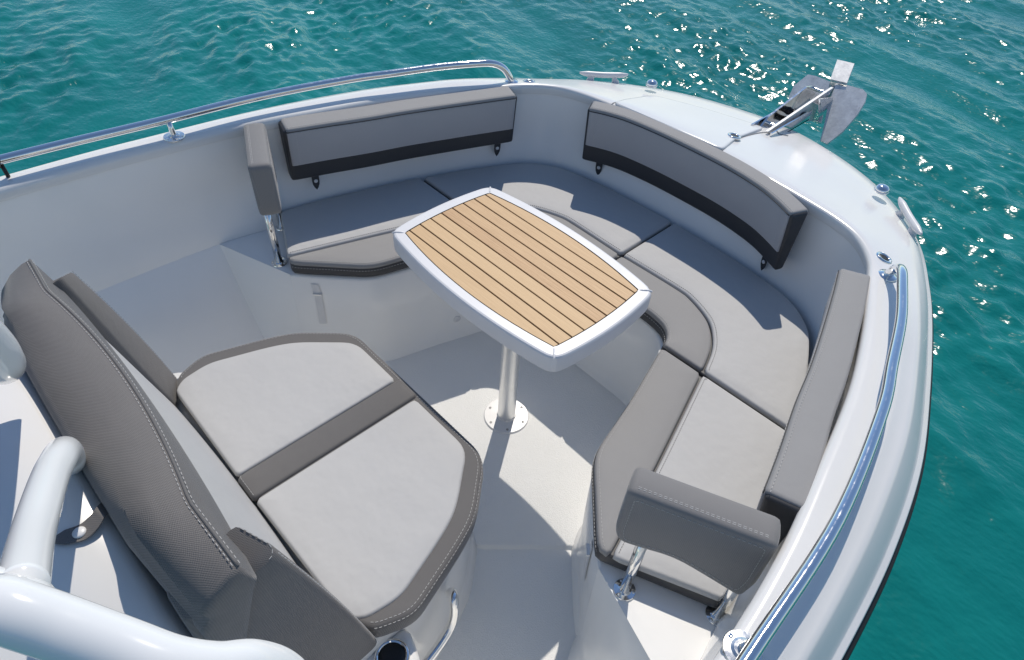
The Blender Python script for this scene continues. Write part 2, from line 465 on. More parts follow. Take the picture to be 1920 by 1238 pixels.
# stations from aft to the bow: lip (inner edge of the gunwale) and outer edge
LIP = [(1.07, -1.8, .872), (1.062, -.9, .858), (1.052, -.55, .847), (1.025, -.3, .842), (.982, -.08, .836), (.92, .2, .828),
       (.846, .43, .82), (.765, .63, .812), (.715, .74, .808), (.64, .82, .806), (.55, .862, .804), (.42, .888, .802), (.25, .909, .80), (0, .918, .80)]
OUT = [(1.216, -1.8, .80), (1.213, -.9, .785), (1.207, -.55, .768), (1.199, -.33, .76), (1.175, -.07, .752), (1.125, .2, .745),
       (1.04, .47, .735), (.94, .745, .722), (.865, .92, .712), (.765, 1.115, .70), (.63, 1.29, .685), (.45, 1.435, .675), (.24, 1.53, .668), (0, 1.575, .665)]
def both(side):
    """extend a starboard half curve (aft..bow) to the full one, starboard aft -> bow -> port aft"""
    ext = list(side) + [(-p[0],) + tuple(p[1:]) for p in reversed(side[:-1])]
    return catmull(ext, 10)
lipc = both(LIP); outc = both(OUT); NS = len(lipc)
side_d = [(0, 0), (.02, .0035), (.10, .0045), (.30, .0045), (.46, .003), (.52, -.001), (.57, -.007), (.66, -.012), (.73, -.0165), (.77, -.024), (.85, -.043), (.94, -.066), (1, None)]
bow_d = [(0, 0), (.02, .0035), (.10, .005), (.30, .007), (.46, .009), (.52, .010), (.57, .011), (.66, .012), (.73, .013), (.77, .014), (.85, .015), (.94, .013), (1, None)]
deck_loops = []
for i, (a, b) in enumerate(zip(lipc, outc)):
    L = []; tq = outc[min(i + 1, NS - 1)] - outc[max(i - 1, 0)]; b = b + np.array([-tq[1], tq[0], 0]) / np.linalg.norm(tq[:2]) * .014
    t = min(1.0, max(0.0, (a[1] - 0.45) / 0.45)); t = t * t * (3 - 2 * t)
    for (u, ds), (_, db) in zip(side_d, bow_d):
        q = a + (b - a) * u
        if ds is not None:
            zs = a[2] + ds; zb = a[2] + (b[2] - a[2]) * u + db
            q = np.array([q[0], q[1], zs * (1 - t) + zb * t])
        L.append(q)
    deck_loops.append(L)
# rounded inner lip that turns down into the cockpit
def inward(c, i):
    t = c[min(i + 1, len(c) - 1)] - c[max(i - 1, 0)]; n = np.array([-t[1], t[0], 0]); return n / np.linalg.norm(n)
full = []
for i, L in enumerate(deck_loops):
    n = inward(lipc, i); a = lipc[i]
    pre = [a + n * .004 + (0, 0, -.035), a + n * .007 + (0, 0, -.016), a + n * .005 + (0, 0, -.005)]
    o = L[-1]; on = -n
    post = [o + on * .003 + (0, 0, -.004), o + on * .013 + (0, 0, -.006), o + on * .016 + (0, 0, -.010), o + on * .016 + (0, 0, -.024)]
    full.append(pre + L + post)
mb = MB(); mb.grid(full); deck = mb.obj("gunwale_deck", 'gel', boat)
deck_bvh = BVHTree.FromPolygons([tuple(p) for p in mb.v], mb.f)
def deck_z(x, y):
    h = deck_bvh.ray_cast(Vector((x, y, 3)), Vector((0, 0, -1))); return h[0].z if h[0] else 0.7
def deck_hit(u, v):
    d = Vector(ray(u, v)); h = deck_bvh.ray_cast(Vector(CAM), d); return (np.array(h[0]), np.array(h[1])) if h[0] else (PZ(u, v, .75), np.array([0, 0, 1.0]))

# rub rail and hull side
rub = []; hull = []
for i, L in enumerate(full):
    n = -inward(lipc, i); e = L[-1]
    rub.append([e, e + n * .010 + (0, 0, -.002), e + n * .013 + (0, 0, -.012), e + n * .010 + (0, 0, -.022), e + n * .0 + (0, 0, -.024)])
    k = max(0.0, (outc[i][1] - 0.2) / 1.4)
    h = [e + n * (-.002) + (0, 0, -.024)]
    for s in (0.15, 0.35, 0.6, 0.85, 1.0):
        inn = .03 * s + .12 * s * s + k * .55 * s ** 1.2
        zz = h[0][2] + (WZ - .25 - h[0][2]) * s
        q = np.array([e[0], e[1], 0]) - n * 0
        q = q * np.array([1 - .15 * s ** 1.5 - .38 * k * s, 1, 1]); q[1] -= k * .45 * s
        q[2] = zz; h.append(q)
    hull.append(h)
mb = MB(); mb.grid(rub); mb.obj("rubbing_strake", 'black', boat)
mb = MB(); mb.grid(hull); mb.obj("hull_side", 'gel', boat)

# inner wall down to seat height
BACK = [(1.052, -1.8), (1.046, -.9), (1.034, -.5), (.997, -.28), (.957, -.07), (.885, .2), (.805, .43), (.73, .61), (.682, .70), (.61, .77), (.53, .812), (.41, .84), (.25, .857), (0, .864)]
SHELF = .430
backc = both([(x, y, SHELF) for x, y in BACK])
wall = []
for i in range(NS):
    a = full[i][0]; b = backc[i]; n = inward(lipc, i)
    L = [a - n * .004 + (0, 0, .002)]
    for s in (.12, .3, .5, .7, .86, .95, 1.0):
        q = a + (b - a) * s; q = q - n * (.022 * math.sin(math.pi * min(1, s * 1.08))) if s < .99 else q
        L.append(q)
    wall.append(L)
mb = MB(); mb.grid(wall); mb.obj("inner_liner", 'liner', boat)
# lower wall beside the console, from seat height to the floor (both sides)
for sgn in (1, -1):
    mb = MB(); loops = []
    sel = [c for c in backc if c[0] * sgn > 0 and c[1] <= -.499]
    sel = sorted(sel, key=lambda c: c[1])
    sel.append(np.array([1.034 * sgn, -.4985, SHELF]))
    for c in sel:
        L = []
        for s, z in ((0, SHELF), (.12, .37), (.42, .21), (.72, .07), (.86, .02), (1.0, -.004), (1.0, -.03)):
            x = abs(c[0]) + (.775 - abs(c[0])) * s; L.append((x * sgn, c[1], z))
        loops.append(L)
    mb.grid(loops); mb.obj("side_wall", 'liner', boat)

# moulded seat base: shelf and front face
FRONT = [(.722, -.392), (.690, -.365), (.512, -.186), (.458, .03), (.385, .27), (.345, .35), (.27, .388), (.12, .392), (0, .392)]
frontc = fillet(FRONT, [0, .03, .06, .05, .06, .06, .08, .1, 0], 6, closed=False)
fr_full = np.vstack([frontc, mirror(frontc)[::-1][1:]])
bk = [c for c in backc if c[1] >= -.5]
bk = np.array(bk); bk2 = bk[:, :2]
NB = 90
fr_r = resample(fr_full, NB); bk_r = resample(np.vstack([[1.034, -.498], bk2, [-1.034, -.498]]), NB)
mb = MB(); loops = []
for i in range(NB):
    f2 = fr_r[i]; b2 = bk_r[i]; d = (b2 - f2) / np.linalg.norm(b2 - f2)
    dn = np.array([f2[0] * 1.0, f2[1] + .25]); dn /= np.linalg.norm(dn)
    loops.append([(b2[0], b2[1], SHELF - .0005), (*(f2 + d * .02), SHELF), (*(f2 + d * .006), SHELF - .003), (*f2, SHELF - .012),
                  (*(f2 + d * .004), .25), (*(f2 + d * .012), .06), (*(f2 + d * .006), .015), (*(f2 - d * .006), -.003), (*(f2 - d * .006), -.03)])
mb.grid(loops); base_mb = mb; mb.obj("seat_base", 'liner', boat)
base_bvh = BVHTree.FromPolygons([tuple(p) for p in mb.v], mb.f)
ZL = (SHELF, .37, .21, .07, .02, -.004, -.03)
for sgn in (1, -1):   # aft end face of the seat base, from the front face column to the side wall column
    col = loops[0] if sgn > 0 else loops[-1]
    col = np.array(col[3:])[::-1]
    A = [(np.interp(z, col[:, 2], col[:, 0]), np.interp(z, col[:, 2], col[:, 1]), z) for z in ZL]
    A[0] = (.7225 * sgn, -.3922, SHELF)
    B = [((1.034 + (.775 - 1.034) * q) * sgn, -.4985, z) for q, z in zip((0, .12, .42, .72, .86, 1.0, 1.0), ZL)]
    rows = []
    for t in np.linspace(0, 1, 7):
        rows.append([np.array(p) * (1 - t) + np.array(q) * t + np.array([0, -.012 * math.sin(math.pi * t) * (1 if k else 0), 0]) for k, (p, q) in enumerate(zip(A, B))])
    mb = MB(); mb.grid(rows); mb.obj("seat_end_panel", 'liner', boat)

# cockpit floor: two levels with a shallow slanted step
mb = MB(); mb.grid([[(-1.0, -2.0, -.014), (1.0, -2.0, -.014)], [(-1.0, .2, -.014), (1.0, .2, -.014)]]); mb.obj("aisle_floor", 'floor', boat)
fp = np.array([(.30, -.432), (.335, -.405), (.515, -.203), (.62, -.12), (.62, .55)]); fp = ccw(np.vstack([fp, mirror(fp)[::-1]]))
mb = MB(); mb.grid([[(x, y, z) for x, y in offset(fp, d)] for d, z in ((-.008, -.016), (-.002, -.010), (0.0005, -.003), (.006, 0.0))], True, False, True)
mb.obj("cockpit_floor", 'floor', boat)

# anchor locker lid, draped on the bow deck
lid_px = [(1146, 196), (1163, 191), (1176, 188), (1212, 184), (1232, 184), (1310, 204), (1404, 232), (1440, 243), (1484, 236), (1430, 247), (1377, 262), (1352, 283)]
lid_xy = ccw([deck_hit(u, v)[0][:2] for u, v in [(1150, 198), (1170, 190), (1215, 183), (1232, 184), (1310, 204), (1404, 233), (1432, 243), (1380, 262), (1353, 284)]])
def drape(name, poly, h, mat, parent, step=.02, edge=.004):
    P0 = ccw(resample(poly, step=step, closed=True)); loops = []
    for d, z in ((0, -.004), (0, h - edge * .5), (edge * .4, h), (edge + .004, h + .0006)):
        q = offset(P0, d); loops.append([(x, y, deck_z(x, y) + z) for x, y in q])
    mb = MB(); mb.grid(loops, True)
    # inner fill by concentric shrink so that the panel follows the camber
    c = P0.mean(0); q0 = offset(P0, edge + .004); n = len(P0); L2 = []
    for s in (1, .85, .7, .55, .4, .25, .12):
        q = c + (q0 - c) * s; L2.append([(x, y, deck_z(x, y) + h + .0006) for x, y in q])
    b0 = len(mb.v); mb.grid(L2, True, False, True)
    return mb.obj(name, mat, parent)
drape("anchor_locker_lid", fillet(lid_xy, .02, 4), .009, 'gel', boat)
gm = MB()  # grey tubes stand in for the shadow lines in the gap round the lid
for run in ([(1215, 183), (1232, 184), (1310, 204), (1404, 233), (1425, 241)], [(1353, 284), (1380, 262), (1432, 249), (1484, 238)], [(1146, 198), (1170, 190), (1215, 183)]):
    pts = catmull([deck_hit(u, v)[0] for u, v in run], 8)
    gm.tube([(x, y, deck_z(x, y) + .0012) for x, y, z in pts], .0021, 6)
gm.obj("lid_gap_shade", 'gap_screw_grey', boat)

# ---------------------------------------------------------------- steel side rails
RAIL = [(1.12, -1.7, .935), (1.112, -1.2, .925), (1.10, -.85, .917), (1.083, -.55, .908), (1.063, -.22, .902), (1.003, .10, .898), (.955, .26, .896), (.902, .43, .894), (.845, .57, .891), (.818, .635, .884), (.80, .675, .862), (.786, .697, .828), (.781, .706, .805)]
def flange(mb, c, r=.029, n=(0, 0, 1)):
    mb.lathe(c, [(r * .98, -.002), (r, .001), (r * .96, .0035), (r * .6, .0048), (r * .45, .0075), (.0001, .0078)], n, 28)
for sgn in (1, -1):
    pts = catmull(RAIL, 8); pts[:, 0] *= sgn
    mb = MB(); mb.tube(pts, .0132, 18); rail = mb.obj("hand_rail", 'chrome', boat)
    for (x, y, zr) in ((1.070, -.52, .908), (1.099, -1.25, .925)):
        zb = deck_z(x * sgn, y)
        st = MB(); st.tube([(x * sgn, y, zb), (x * sgn, y, zb + .012), (x * sgn * 1.004, y, (zb + zr) / 2), (x * sgn * 1.009, y, zr)], [.0105, .0095, .009, .0095], 14)
        s_o = st.obj("stanchion", 'chrome', rail)
        fb = MB(); flange(fb, (x * sgn, y, zb + .001), .033); fo_ = fb.obj("flange", 'satin', rail, sharp=.3)
        for t in (.9, 3.0, 5.1):
            sc_ = MB(); sc_.lathe((x * sgn + math.cos(t) * .026, y + math.sin(t) * .026, zb + .0045), [(.0048, 0), (.0044, .0016), (.002, .0018), (.0001, .0008)], (0, 0, 1), 12); sc_.obj("screw", 'chrome', fo_)
    fb = MB(); flange(fb, (.781 * sgn, .706, deck_z(.781 * sgn, .706) + .001), .027); fb.obj("flange", 'chrome', rail)

# black fender line tied round the port rail
p0 = np.array([-1.108, -.99, .921])
mb = MB()
loop = [p0 + np.array([math.cos(a) * .018, .004 * math.sin(2 * a), math.sin(a) * .018]) for a in np.linspace(0, 2 * math.pi, 24)]
mb.tube(loop, .006, 8); mb.tube([p0 + (0.0, .006, -.016), p0 + (0.002, .007, -.05), p0 + (-.02, .008, -.09)], .0055, 8)
fender_line = mb.obj("fender_line", 'black', None, loc=(p0[0], p0[1], p0[2] - .09))
tag(fender_line, "black rope looped round the port steel rail and hanging down", "rope")

# flush sockets (rod holders) on the deck: chrome ring with a dark bore
def socket(u, v, r=.026, lift=0.0):
    c, n = deck_hit(u, v)
    if n[2] < 0: n = -n
    c = c + n * lift
    mb = MB(); mb.lathe(c, [(r, -.004), (r, .0015), (r * .92, .004), (r * .70, .0045), (r * .6, .002), (r * .56, -.002)], n, 32)
    o = mb.obj("rod_holder", 'chrome', boat)
    b2 = MB(); b2.lathe(c + n * .0012, [(r * .58, -.001), (r * .58, .0009), (r * .25, .0008), (.0001, .0006)], n, 24); b2.obj("bore", 'black', o)
    s2 = MB()
    a = np.cross(n, [1, 0, 0]); a /= np.linalg.norm(a); b_ = np.cross(n, a)
    for t in (0.6, 2.7, 4.8):
        sm = MB(); sm.lathe(c + n * .0040 + (math.cos(t) * a + math.sin(t) * b_) * r * .82, [(.0032, -.001), (.003, .0012), (.0001, .0016)], n, 10); sm.obj("screw", 'alu', o)
socket(1657, 484); socket(992, 153); socket(1375, 260, .027, .0095)

# pop-up navigation fittings near the bow: steel dome with a slot
def popup(u, v):
    c, n = deck_hit(u, v)
    if n[2] < 0: n = -n
    mb = MB(); mb.lathe(c, [(.025, -.003), (.026, .001), (.024, .003), (.020, .004), (.020, .006)], n, 28); o = mb.obj("bow_light", 'chrome', boat)
    d = MB(); d.lathe(c + n * .0015, [(.024, 0), (.0245, .004), (.0225, .010), (.016, .016), (.008, .0185), (.0001, .019)], n, 28); d.obj("dome", 'chrome', o)
    s = MB(); t = np.array([CAM[0] - c[0], CAM[1] - c[1], 0]); t /= np.linalg.norm(t); s_ = np.cross(n, t); s_ /= np.linalg.norm(s_)
    s.box(c + n * .004 + t * .0165, (.004, .011, .0035), np.array([t, s_, np.cross(t, s_)])); s.obj("lens", 'black', o)
popup(1653, 357); popup(1222, 159)

# horn cleats with a recess plate
def cleat(p, q):
    p = np.array(p, float); q = np.array(q, float); c = (p + q) / 2; d = (q - p); Ln = np.linalg.norm(d); d /= Ln
    zc = deck_z(c[0], c[1]); s_ = np.array([-d[1], d[0], 0])
    horn = [(c[0] + d[0] * t * Ln / 2, c[1] + d[1] * t * Ln / 2, zc + z) for t, z in ((-1, .035), (-.8, .032), (-.4, .030), (0, .029), (.4, .030), (.8, .032), (1, .035))]
    mb = MB(); mb.tube(catmull(horn, 5), [.0035] + [.0035 + .0085 * min(1, (1 - abs(1 - 2 * i / 30)) * 2.2) for i in range(1, 30)] + [.0035], 14)
    o = mb.obj("mooring_cleat", 'white', boat)
    for s in (-.26, .26):
        f = c + d * s * Ln
        m2 = MB(); z0 = deck_z(f[0], f[1])
        m2.tube([(f[0], f[1], z0 - .003), (f[0], f[1], z0 + .004), (f[0] - d[0] * s * .02, f[1] - d[1] * s * .02, z0 + .014), (f[0] - d[0] * s * .03, f[1] - d[1] * s * .03, zc + .029)], [.018, .016, .011, .010], 14)
        m2.obj("cleat_foot", 'white', o)
cleat((.748, 1.083, 0), (.606, 1.240, 0)); cleat((-.748, 1.083, 0), (-.606, 1.240, 0))

# bow roller channel for the anchor
zr = deck_z(.02, 1.40)
mb = MB()
for sx in (-.045, .045):
    mb.box((sx + .02, 1.47, zr + .008), (.003, .16, .022))
mb.box((.02, 1.47, zr - .012), (.048, .16, .003))
roller = mb.obj("bow_roller", 'chrome', boat, smooth=False)
mb = MB(); mb.lathe((-.018, 1.58, zr + .012), [(.02, 0), (.014, .02), (.012, .038), (.014, .056), (.02, .076)], (1, 0, 0), 20); mb.obj("roller_wheel", 'black', roller)

# drain, latch strap on the port seat base
def base_hit(u, v):
    h = base_bvh.ray_cast(Vector(CAM), Vector(ray(u, v))); return (np.array(h[0]), np.array(h[1])) if h[0] else (PZ(u, v, .2), np.array([1, 0, 0]))
c, n = base_hit(857, 598)
if n @ (CAM - c) < 0: n = -n
mb = MB(); mb.lathe(c, [(.016, -.003), (.0165, .0015), (.014, .003), (.0001, .0035)], n, 24); mb.obj("drain_cover", 'white', boat)
for side in (-1, 1):
    pts = [base_hit(u, v) for u, v in ((590, 532), (596, 550), (602, 580), (606, 606))]
    mb = MB(); loops = []
    for (c, n) in pts:
        if n @ (CAM - c) < 0: n = -n
        t = np.cross(n, [0, 0, 1.0]); t /= np.linalg.norm(t)
        L = [c + n * .003 - t * .013, c + n * .0045, c + n * .003 + t * .013]
        L = [np.array([abs(q[0]) * side, q[1], q[2]]) for q in L]; loops.append(L)
    mb.grid(loops); st = mb.obj("latch_strap", 'white', boat)
    c, n = pts[1]
    if n @ (CAM - c) < 0: n = -n
    t = np.cross(n, [0, 0, 1.0]); t /= np.linalg.norm(t)
    if side == 1: c = mirror(c); n = mirror(n); t = mirror(t)
    mb = MB(); mb.box(c + n * .008, (.016, .004, .003), np.array([t, n, np.cross(t, n)])); mb.obj("buckle", 'alu', st, smooth=False)

# ---------------------------------------------------------------- console with seat pod
SEAT = [(.31, -.398), (.43, -.532), (.463, -.61), (.528, -.80), (.495, -.885)]
half = [(0, -.415), (.285, -.415), (.405, -.548), (.44, -.63), (.50, -.80), (.505, -.95), (.475, -1.75), (0, -1.75)]
pod = ccw(np.vstack([half, mirror(half)[::-1]]))
pod = fillet([p for i, p in enumerate(pod) if i == 0 or np.linalg.norm(p - pod[i - 1]) > 1e-4], .05, 5)
mb = MB(); P0 = resample(pod, step=.03, closed=True); P0 = ccw(P0)
mb.grid([[(x, y, z) for x, y in offset(P0, d)] for d, z in ((-.02, -.03), (-.02, -.003), (-.008, .02), (0, .06), (.006, .36), (.008, .392), (.016, .402), (.03, .404))], True, False, True)
console = mb.obj("console_pod", 'gel', boat)
# dash body behind the seat back: crowned top that falls away to the sides
def dash_top(x): return .955 - .105 * abs(x / .45) ** 2.4
loops = []
for y, k, dz in ((-1.10, 1, -.10), (-1.168, 1, -.06), (-1.178, 1, -.012), (-1.195, 1, 0), (-1.28, 1.005, .004), (-1.40, 1.01, .006), (-1.55, 1.02, .006), (-1.72, 1.03, .0), (-1.75, 1.03, -.03), (-1.76, 1.02, -.4)):
    L = [(-.50 * k, y, .38), (-.49 * k, y, .60), (-.482 * k, y, .80 + dz)]
    L += [(x * k, y, dash_top(x) + dz) for x in np.linspace(-.472, .472, 29)]
    L += [(.482 * k, y, .80 + dz), (.49 * k, y, .60), (.50 * k, y, .38)]; loops.append(L)
mb = MB(); mb.grid(loops); mb.obj("dash", 'gel', boat)
dash_bvh = BVHTree.FromPolygons([tuple(p) for p in mb.v], mb.f)
def dash_hit(u, v, lift=0.0):
    h = dash_bvh.ray_cast(Vector(CAM), Vector(ray(u, v))); return np.array(h[0]) + (0, 0, lift) if h[0] else PZ(u, v, .9)
# side shelf with a drink holder, starboard
cup_c = PZ(735, 1232, .366)
for sgn in (1, -1):
    shelf = fillet([(.49 * sgn, -.80), (.60 * sgn, -.835), (.64 * sgn, -.92), (.64 * sgn, -1.3), (.47 * sgn, -1.3)], .03, 5)
    mb = MB(); P0 = ccw(resample(shelf, step=.02, closed=True))
    mb.grid([[(x, y, z) for x, y in offset(P0, d)] for d, z in ((.03, -.03), (.02, .2), (0, .33), (.002, .352), (.010, .362), (.02, .364))], True, False, True)
    mb.obj("side_shelf", 'gel', boat)
    c = np.array([cup_c[0] * sgn, cup_c[1], cup_c[2]])
    mb = MB(); mb.lathe(c, [(.040, -.003), (.041, .002), (.038, .006), (.033, .006), (.031, .001)], (0, 0, 1), 36); cup = mb.obj("cup_holder", 'chrome', boat)
    mb = MB(); mb.lathe(c, [(.032, .0015), (.0315, .0025), (.02, .002), (.0001, .0015)], (0, 0, 1), 28); mb.obj("bore", 'black', cup)
# bent steel grab bar on the pod side
g = [PX(842, 1112, .462), PX(848, 1112, .492), PX(851, 1128, .512), PX(851, 1150, .522), PX(845, 1174, .53), PX(826, 1206, .54), PX(798, 1244, .55), PX(774, 1280, .555), PX(764, 1294, .52)]
mb = MB(); mb.tube(catmull(g, 6), .0122, 16); mb.obj("grab_bar", 'chrome', boat)

# white tube frame of the console and its brace
main = [(.18, -1.72, 1.98), PD(-150, 1085, .72), PD(0, 1139, .675), PD(120, 1180, .665), PD(230, 1220, .66), PD(320, 1252, .655), PD(400, 1262, .66), PD(470, 1256, .675), PD(528, 1276, .70), PD(575, 1335, .74), (.80, -1.02, .9), (.72, -1.05, .36)]
mb = MB(); mb.tube(catmull(main, 8), .0238, 28); frame = mb.obj("tube_frame", 'paint', boat)
br = [PD(40, 1110, .70), PD(62, 1000, .86), PD(92, 900, 1.02), PD(110, 862, 1.10), PD(117, 850, 1.155), PD(121, 847, 1.20), PD(127, 852, 1.27), PD(131, 862, 1.32), dash_hit(134, 868)]
mb = MB(); mb.tube(catmull(br, 8), [*np.linspace(.0195, .0225, 33), *np.linspace(.0225, .022, 32)], 28); mb.obj("brace_tube", 'paint', frame)
# oblique foot of the port leg
lg = [PD(-120, 560, 1.12), PD(-60, 610, 1.19), PD(-18, 652, 1.26), PD(-2, 676, 1.31), PD(4, 684, 1.40), PD(6, 687, 1.50)]
mb = MB(); mb.tube(catmull(lg, 6), .033, 28); mb.obj("frame_leg", 'paint', frame)
# smoked windscreen standing on the dash
w0 = [(-.40, -1.30), (-.2, -1.272), (.0, -1.288), (.05, -1.297), (.10, -1.33), (.135, -1.40), (.15, -1.50), (.16, -1.62)]
wc = catmull([np.array(p) for p in w0], 6)
mb = MB(); loops = []
for p in wc:
    o_ = np.array([p[0] * .86, p[1] - .16]); th = .006
    zb_ = dash_top(p[0]) - .004; loops.append([(p[0], p[1], zb_), (o_[0], o_[1], 1.25), (o_[0], o_[1] - th, 1.25), (p[0], p[1] - th, zb_)])
mb.grid(loops, True, True, True); mb.obj("windscreen", 'acrylic', boat, sharp=.6)

# ================================================================== BOW SEAT CUSHIONS
SEAMA = [(.738, -.382), (.648, -.075), (.538, .281)]
FR_A = [(.706, -.388), (.683, -.368), (.512, -.188), (.455, .043), (.383, .281)]
OU_A = [(.988, -.268), (.952, -.07), (.852, .281)]
SEAMB = [(.535, .289), (.497, .390), (.447, .462), (.396, .503), (.311, .538), (.245, .546), (.0015, .541)]
FR_B = [(.379, .289), (.372, .325), (.335, .363), (.27, .379), (.0015, .381)]
OU_B = [(.845, .289), (.773, .487), (.697, .649), (.641, .727), (.537, .797), (.376, .836), (.2, .852), (.0015, .859)]
def cushion(name, label, fr, seam, ou, sgn, crv):
    fr = np.array(fr); seam_ = catmull([np.array(p) for p in seam], 6); ou_ = catmull([np.array(p) for p in ou], 6)
    fr_ = fillet(fr, .05, 6, closed=False)
    if sgn < 0: fr_, seam_, ou_ = mirror(fr_), mirror(seam_), mirror(ou_)
    whole = fillet(np.vstack([fr_, ou_[::-1]]), .012, 3)
    c = whole.mean(0); root = empty(name, (c[0], c[1], SHELF + .002))
    tag(root, label, "seat cushion", "cushions of the bow seating")
    zf = lambda x, y: .012 * max(0.0, min(1.0, (abs(x) - .3) / .6)) + .004 * max(0, y)
    o = pad_mesh(whole, SHELF + .002, .4755, .008, -.004, zf).obj("boxing", 'dark', root)
    # split outlines
    band = fillet(np.vstack([fr_, seam_[::-1]]), .010, 4); top = fillet(np.vstack([seam_, ou_[::-1]]), .010, 4)
    pb = pad_mesh(offset(ccw(resample(band, step=.012, closed=True)), .0034), .466, .488, .009, .004, zf).obj("front_band", 'mid', root)
    pt = pad_mesh(offset(ccw(resample(top, step=.014, closed=True)), .0034), .466, .489, .009, .005, zf).obj("seat_panel", 'light', root)
    def lift(q, z): return [(x, y, z + zf(x, y)) for x, y in q]
    inner = offset(ccw(resample(band, step=.012, closed=True)), .010)
    # seam stitching on both sides of the joint and along the front edge
    d = seam_[-1] - seam_[0]
    lines = []
    b_in = offset(ccw(resample(band, step=.012, closed=True)), .0135)
    t_in = offset(ccw(resample(top, step=.014, closed=True)), .0135)
    def near(poly, ref, tol): return [p for p in poly if np.min(np.linalg.norm(ref - p, axis=1)) < tol]
    refF = resample(fr_, step=.006); refS = resample(seam_, step=.006)
    def runs(poly, ref, tol, z):
        ok = np.array([np.min(np.linalg.norm(ref - p, axis=1)) < tol for p in poly]); n = len(poly); out = []; cur = []
        start = int(np.argmin(ok)) if not ok.all() else 0
        for k in range(n):
            i = (start + k) % n
            if ok[i]: cur.append(poly[i])
            else:
                if len(cur) > 2: out.append(lift(cur, z))
                cur = []
        if len(cur) > 2: out.append(lift(cur, z))
        return out
    lines += runs(b_in, refF, .019, .4893)
    lines += runs(offset(ccw(resample(whole, step=.012, closed=True)), -.0008), refF, .010, .464)
    stitches("stitching", lines, root)
    lines = runs(t_in, refS, .019, .4905)
    stitches("seam_thread", lines, root, w=.0012, L=.004, gap=.004, mat='grey')
    return root
for sgn, nm in ((1, "starboard"), (-1, "port")):
    cushion("seat_cushion", {"starboard": "light grey seat cushion with dark front band under the starboard armrest, fully sunlit",
                             "port": "light grey seat cushion with dark front band beside the port armrest, mostly in shade"}[nm], FR_A, SEAMA, OU_A, sgn, 0)
    cushion("seat_cushion", {"starboard": "curved corner seat cushion between the bow backrest and the sunlit starboard cushion",
                             "port": "curved corner seat cushion between the bow backrest and the shaded port cushion"}[nm], FR_B, SEAMB, OU_B, sgn, 0)

# ================================================================== BACKRESTS
def rounded(poly, r, n=4): return fillet(poly, r, n)
def sweep(path, prof, e=.010):
    """path: plan points (x, y, dz); prof: closed list of (outward, z); both ends softly closed"""
    path = np.asarray(path, float); N = len(path); prof = np.asarray(prof, float); pc = ccw(prof); c = pc.mean(0)
    T = np.gradient(path[:, :2], axis=0); T /= np.linalg.norm(T, axis=1)[:, None]
    loops = []
    def ring(p, t, pr, dz):
        n = np.array([t[1], -t[0]]); return [(p[0] + n[0] * a, p[1] + n[1] * a, z + dz) for a, z in pr]
    for k, a in ((0, 90), (1, 60), (2, 30)):
        s = math.radians(a); loops.append(ring(path[0, :2] + T[0] * e * (1 - math.sin(s)), T[0], offset(pc, e * (1 - math.cos(s))), path[0, 2]))
    for i in range(N):
        s = np.linalg.norm(path[i, :2] - path[0, :2]); s2 = np.linalg.norm(path[i, :2] - path[-1, :2])
        if s > e * 1.2 and s2 > e * 1.2: loops.append(ring(path[i, :2], T[i], pc, path[i, 2]))
    for a in (30, 60, 90):
        s = math.radians(a); loops.append(ring(path[-1, :2] - T[-1] * e * (1 - math.sin(s)), T[-1], offset(pc, e * (1 - math.cos(s))), path[-1, 2]))
    mb = MB(); mb.grid(loops, True, True, True); return mb
def plan_line(path, out, z):
    path = np.asarray(path, float); T = np.gradient(path[:, :2], axis=0); T /= np.linalg.norm(T, axis=1)[:, None]
    return [(p[0] + t[1] * out, p[1] - t[0] * out, z + p[2]) for p, t in zip(path, T)]

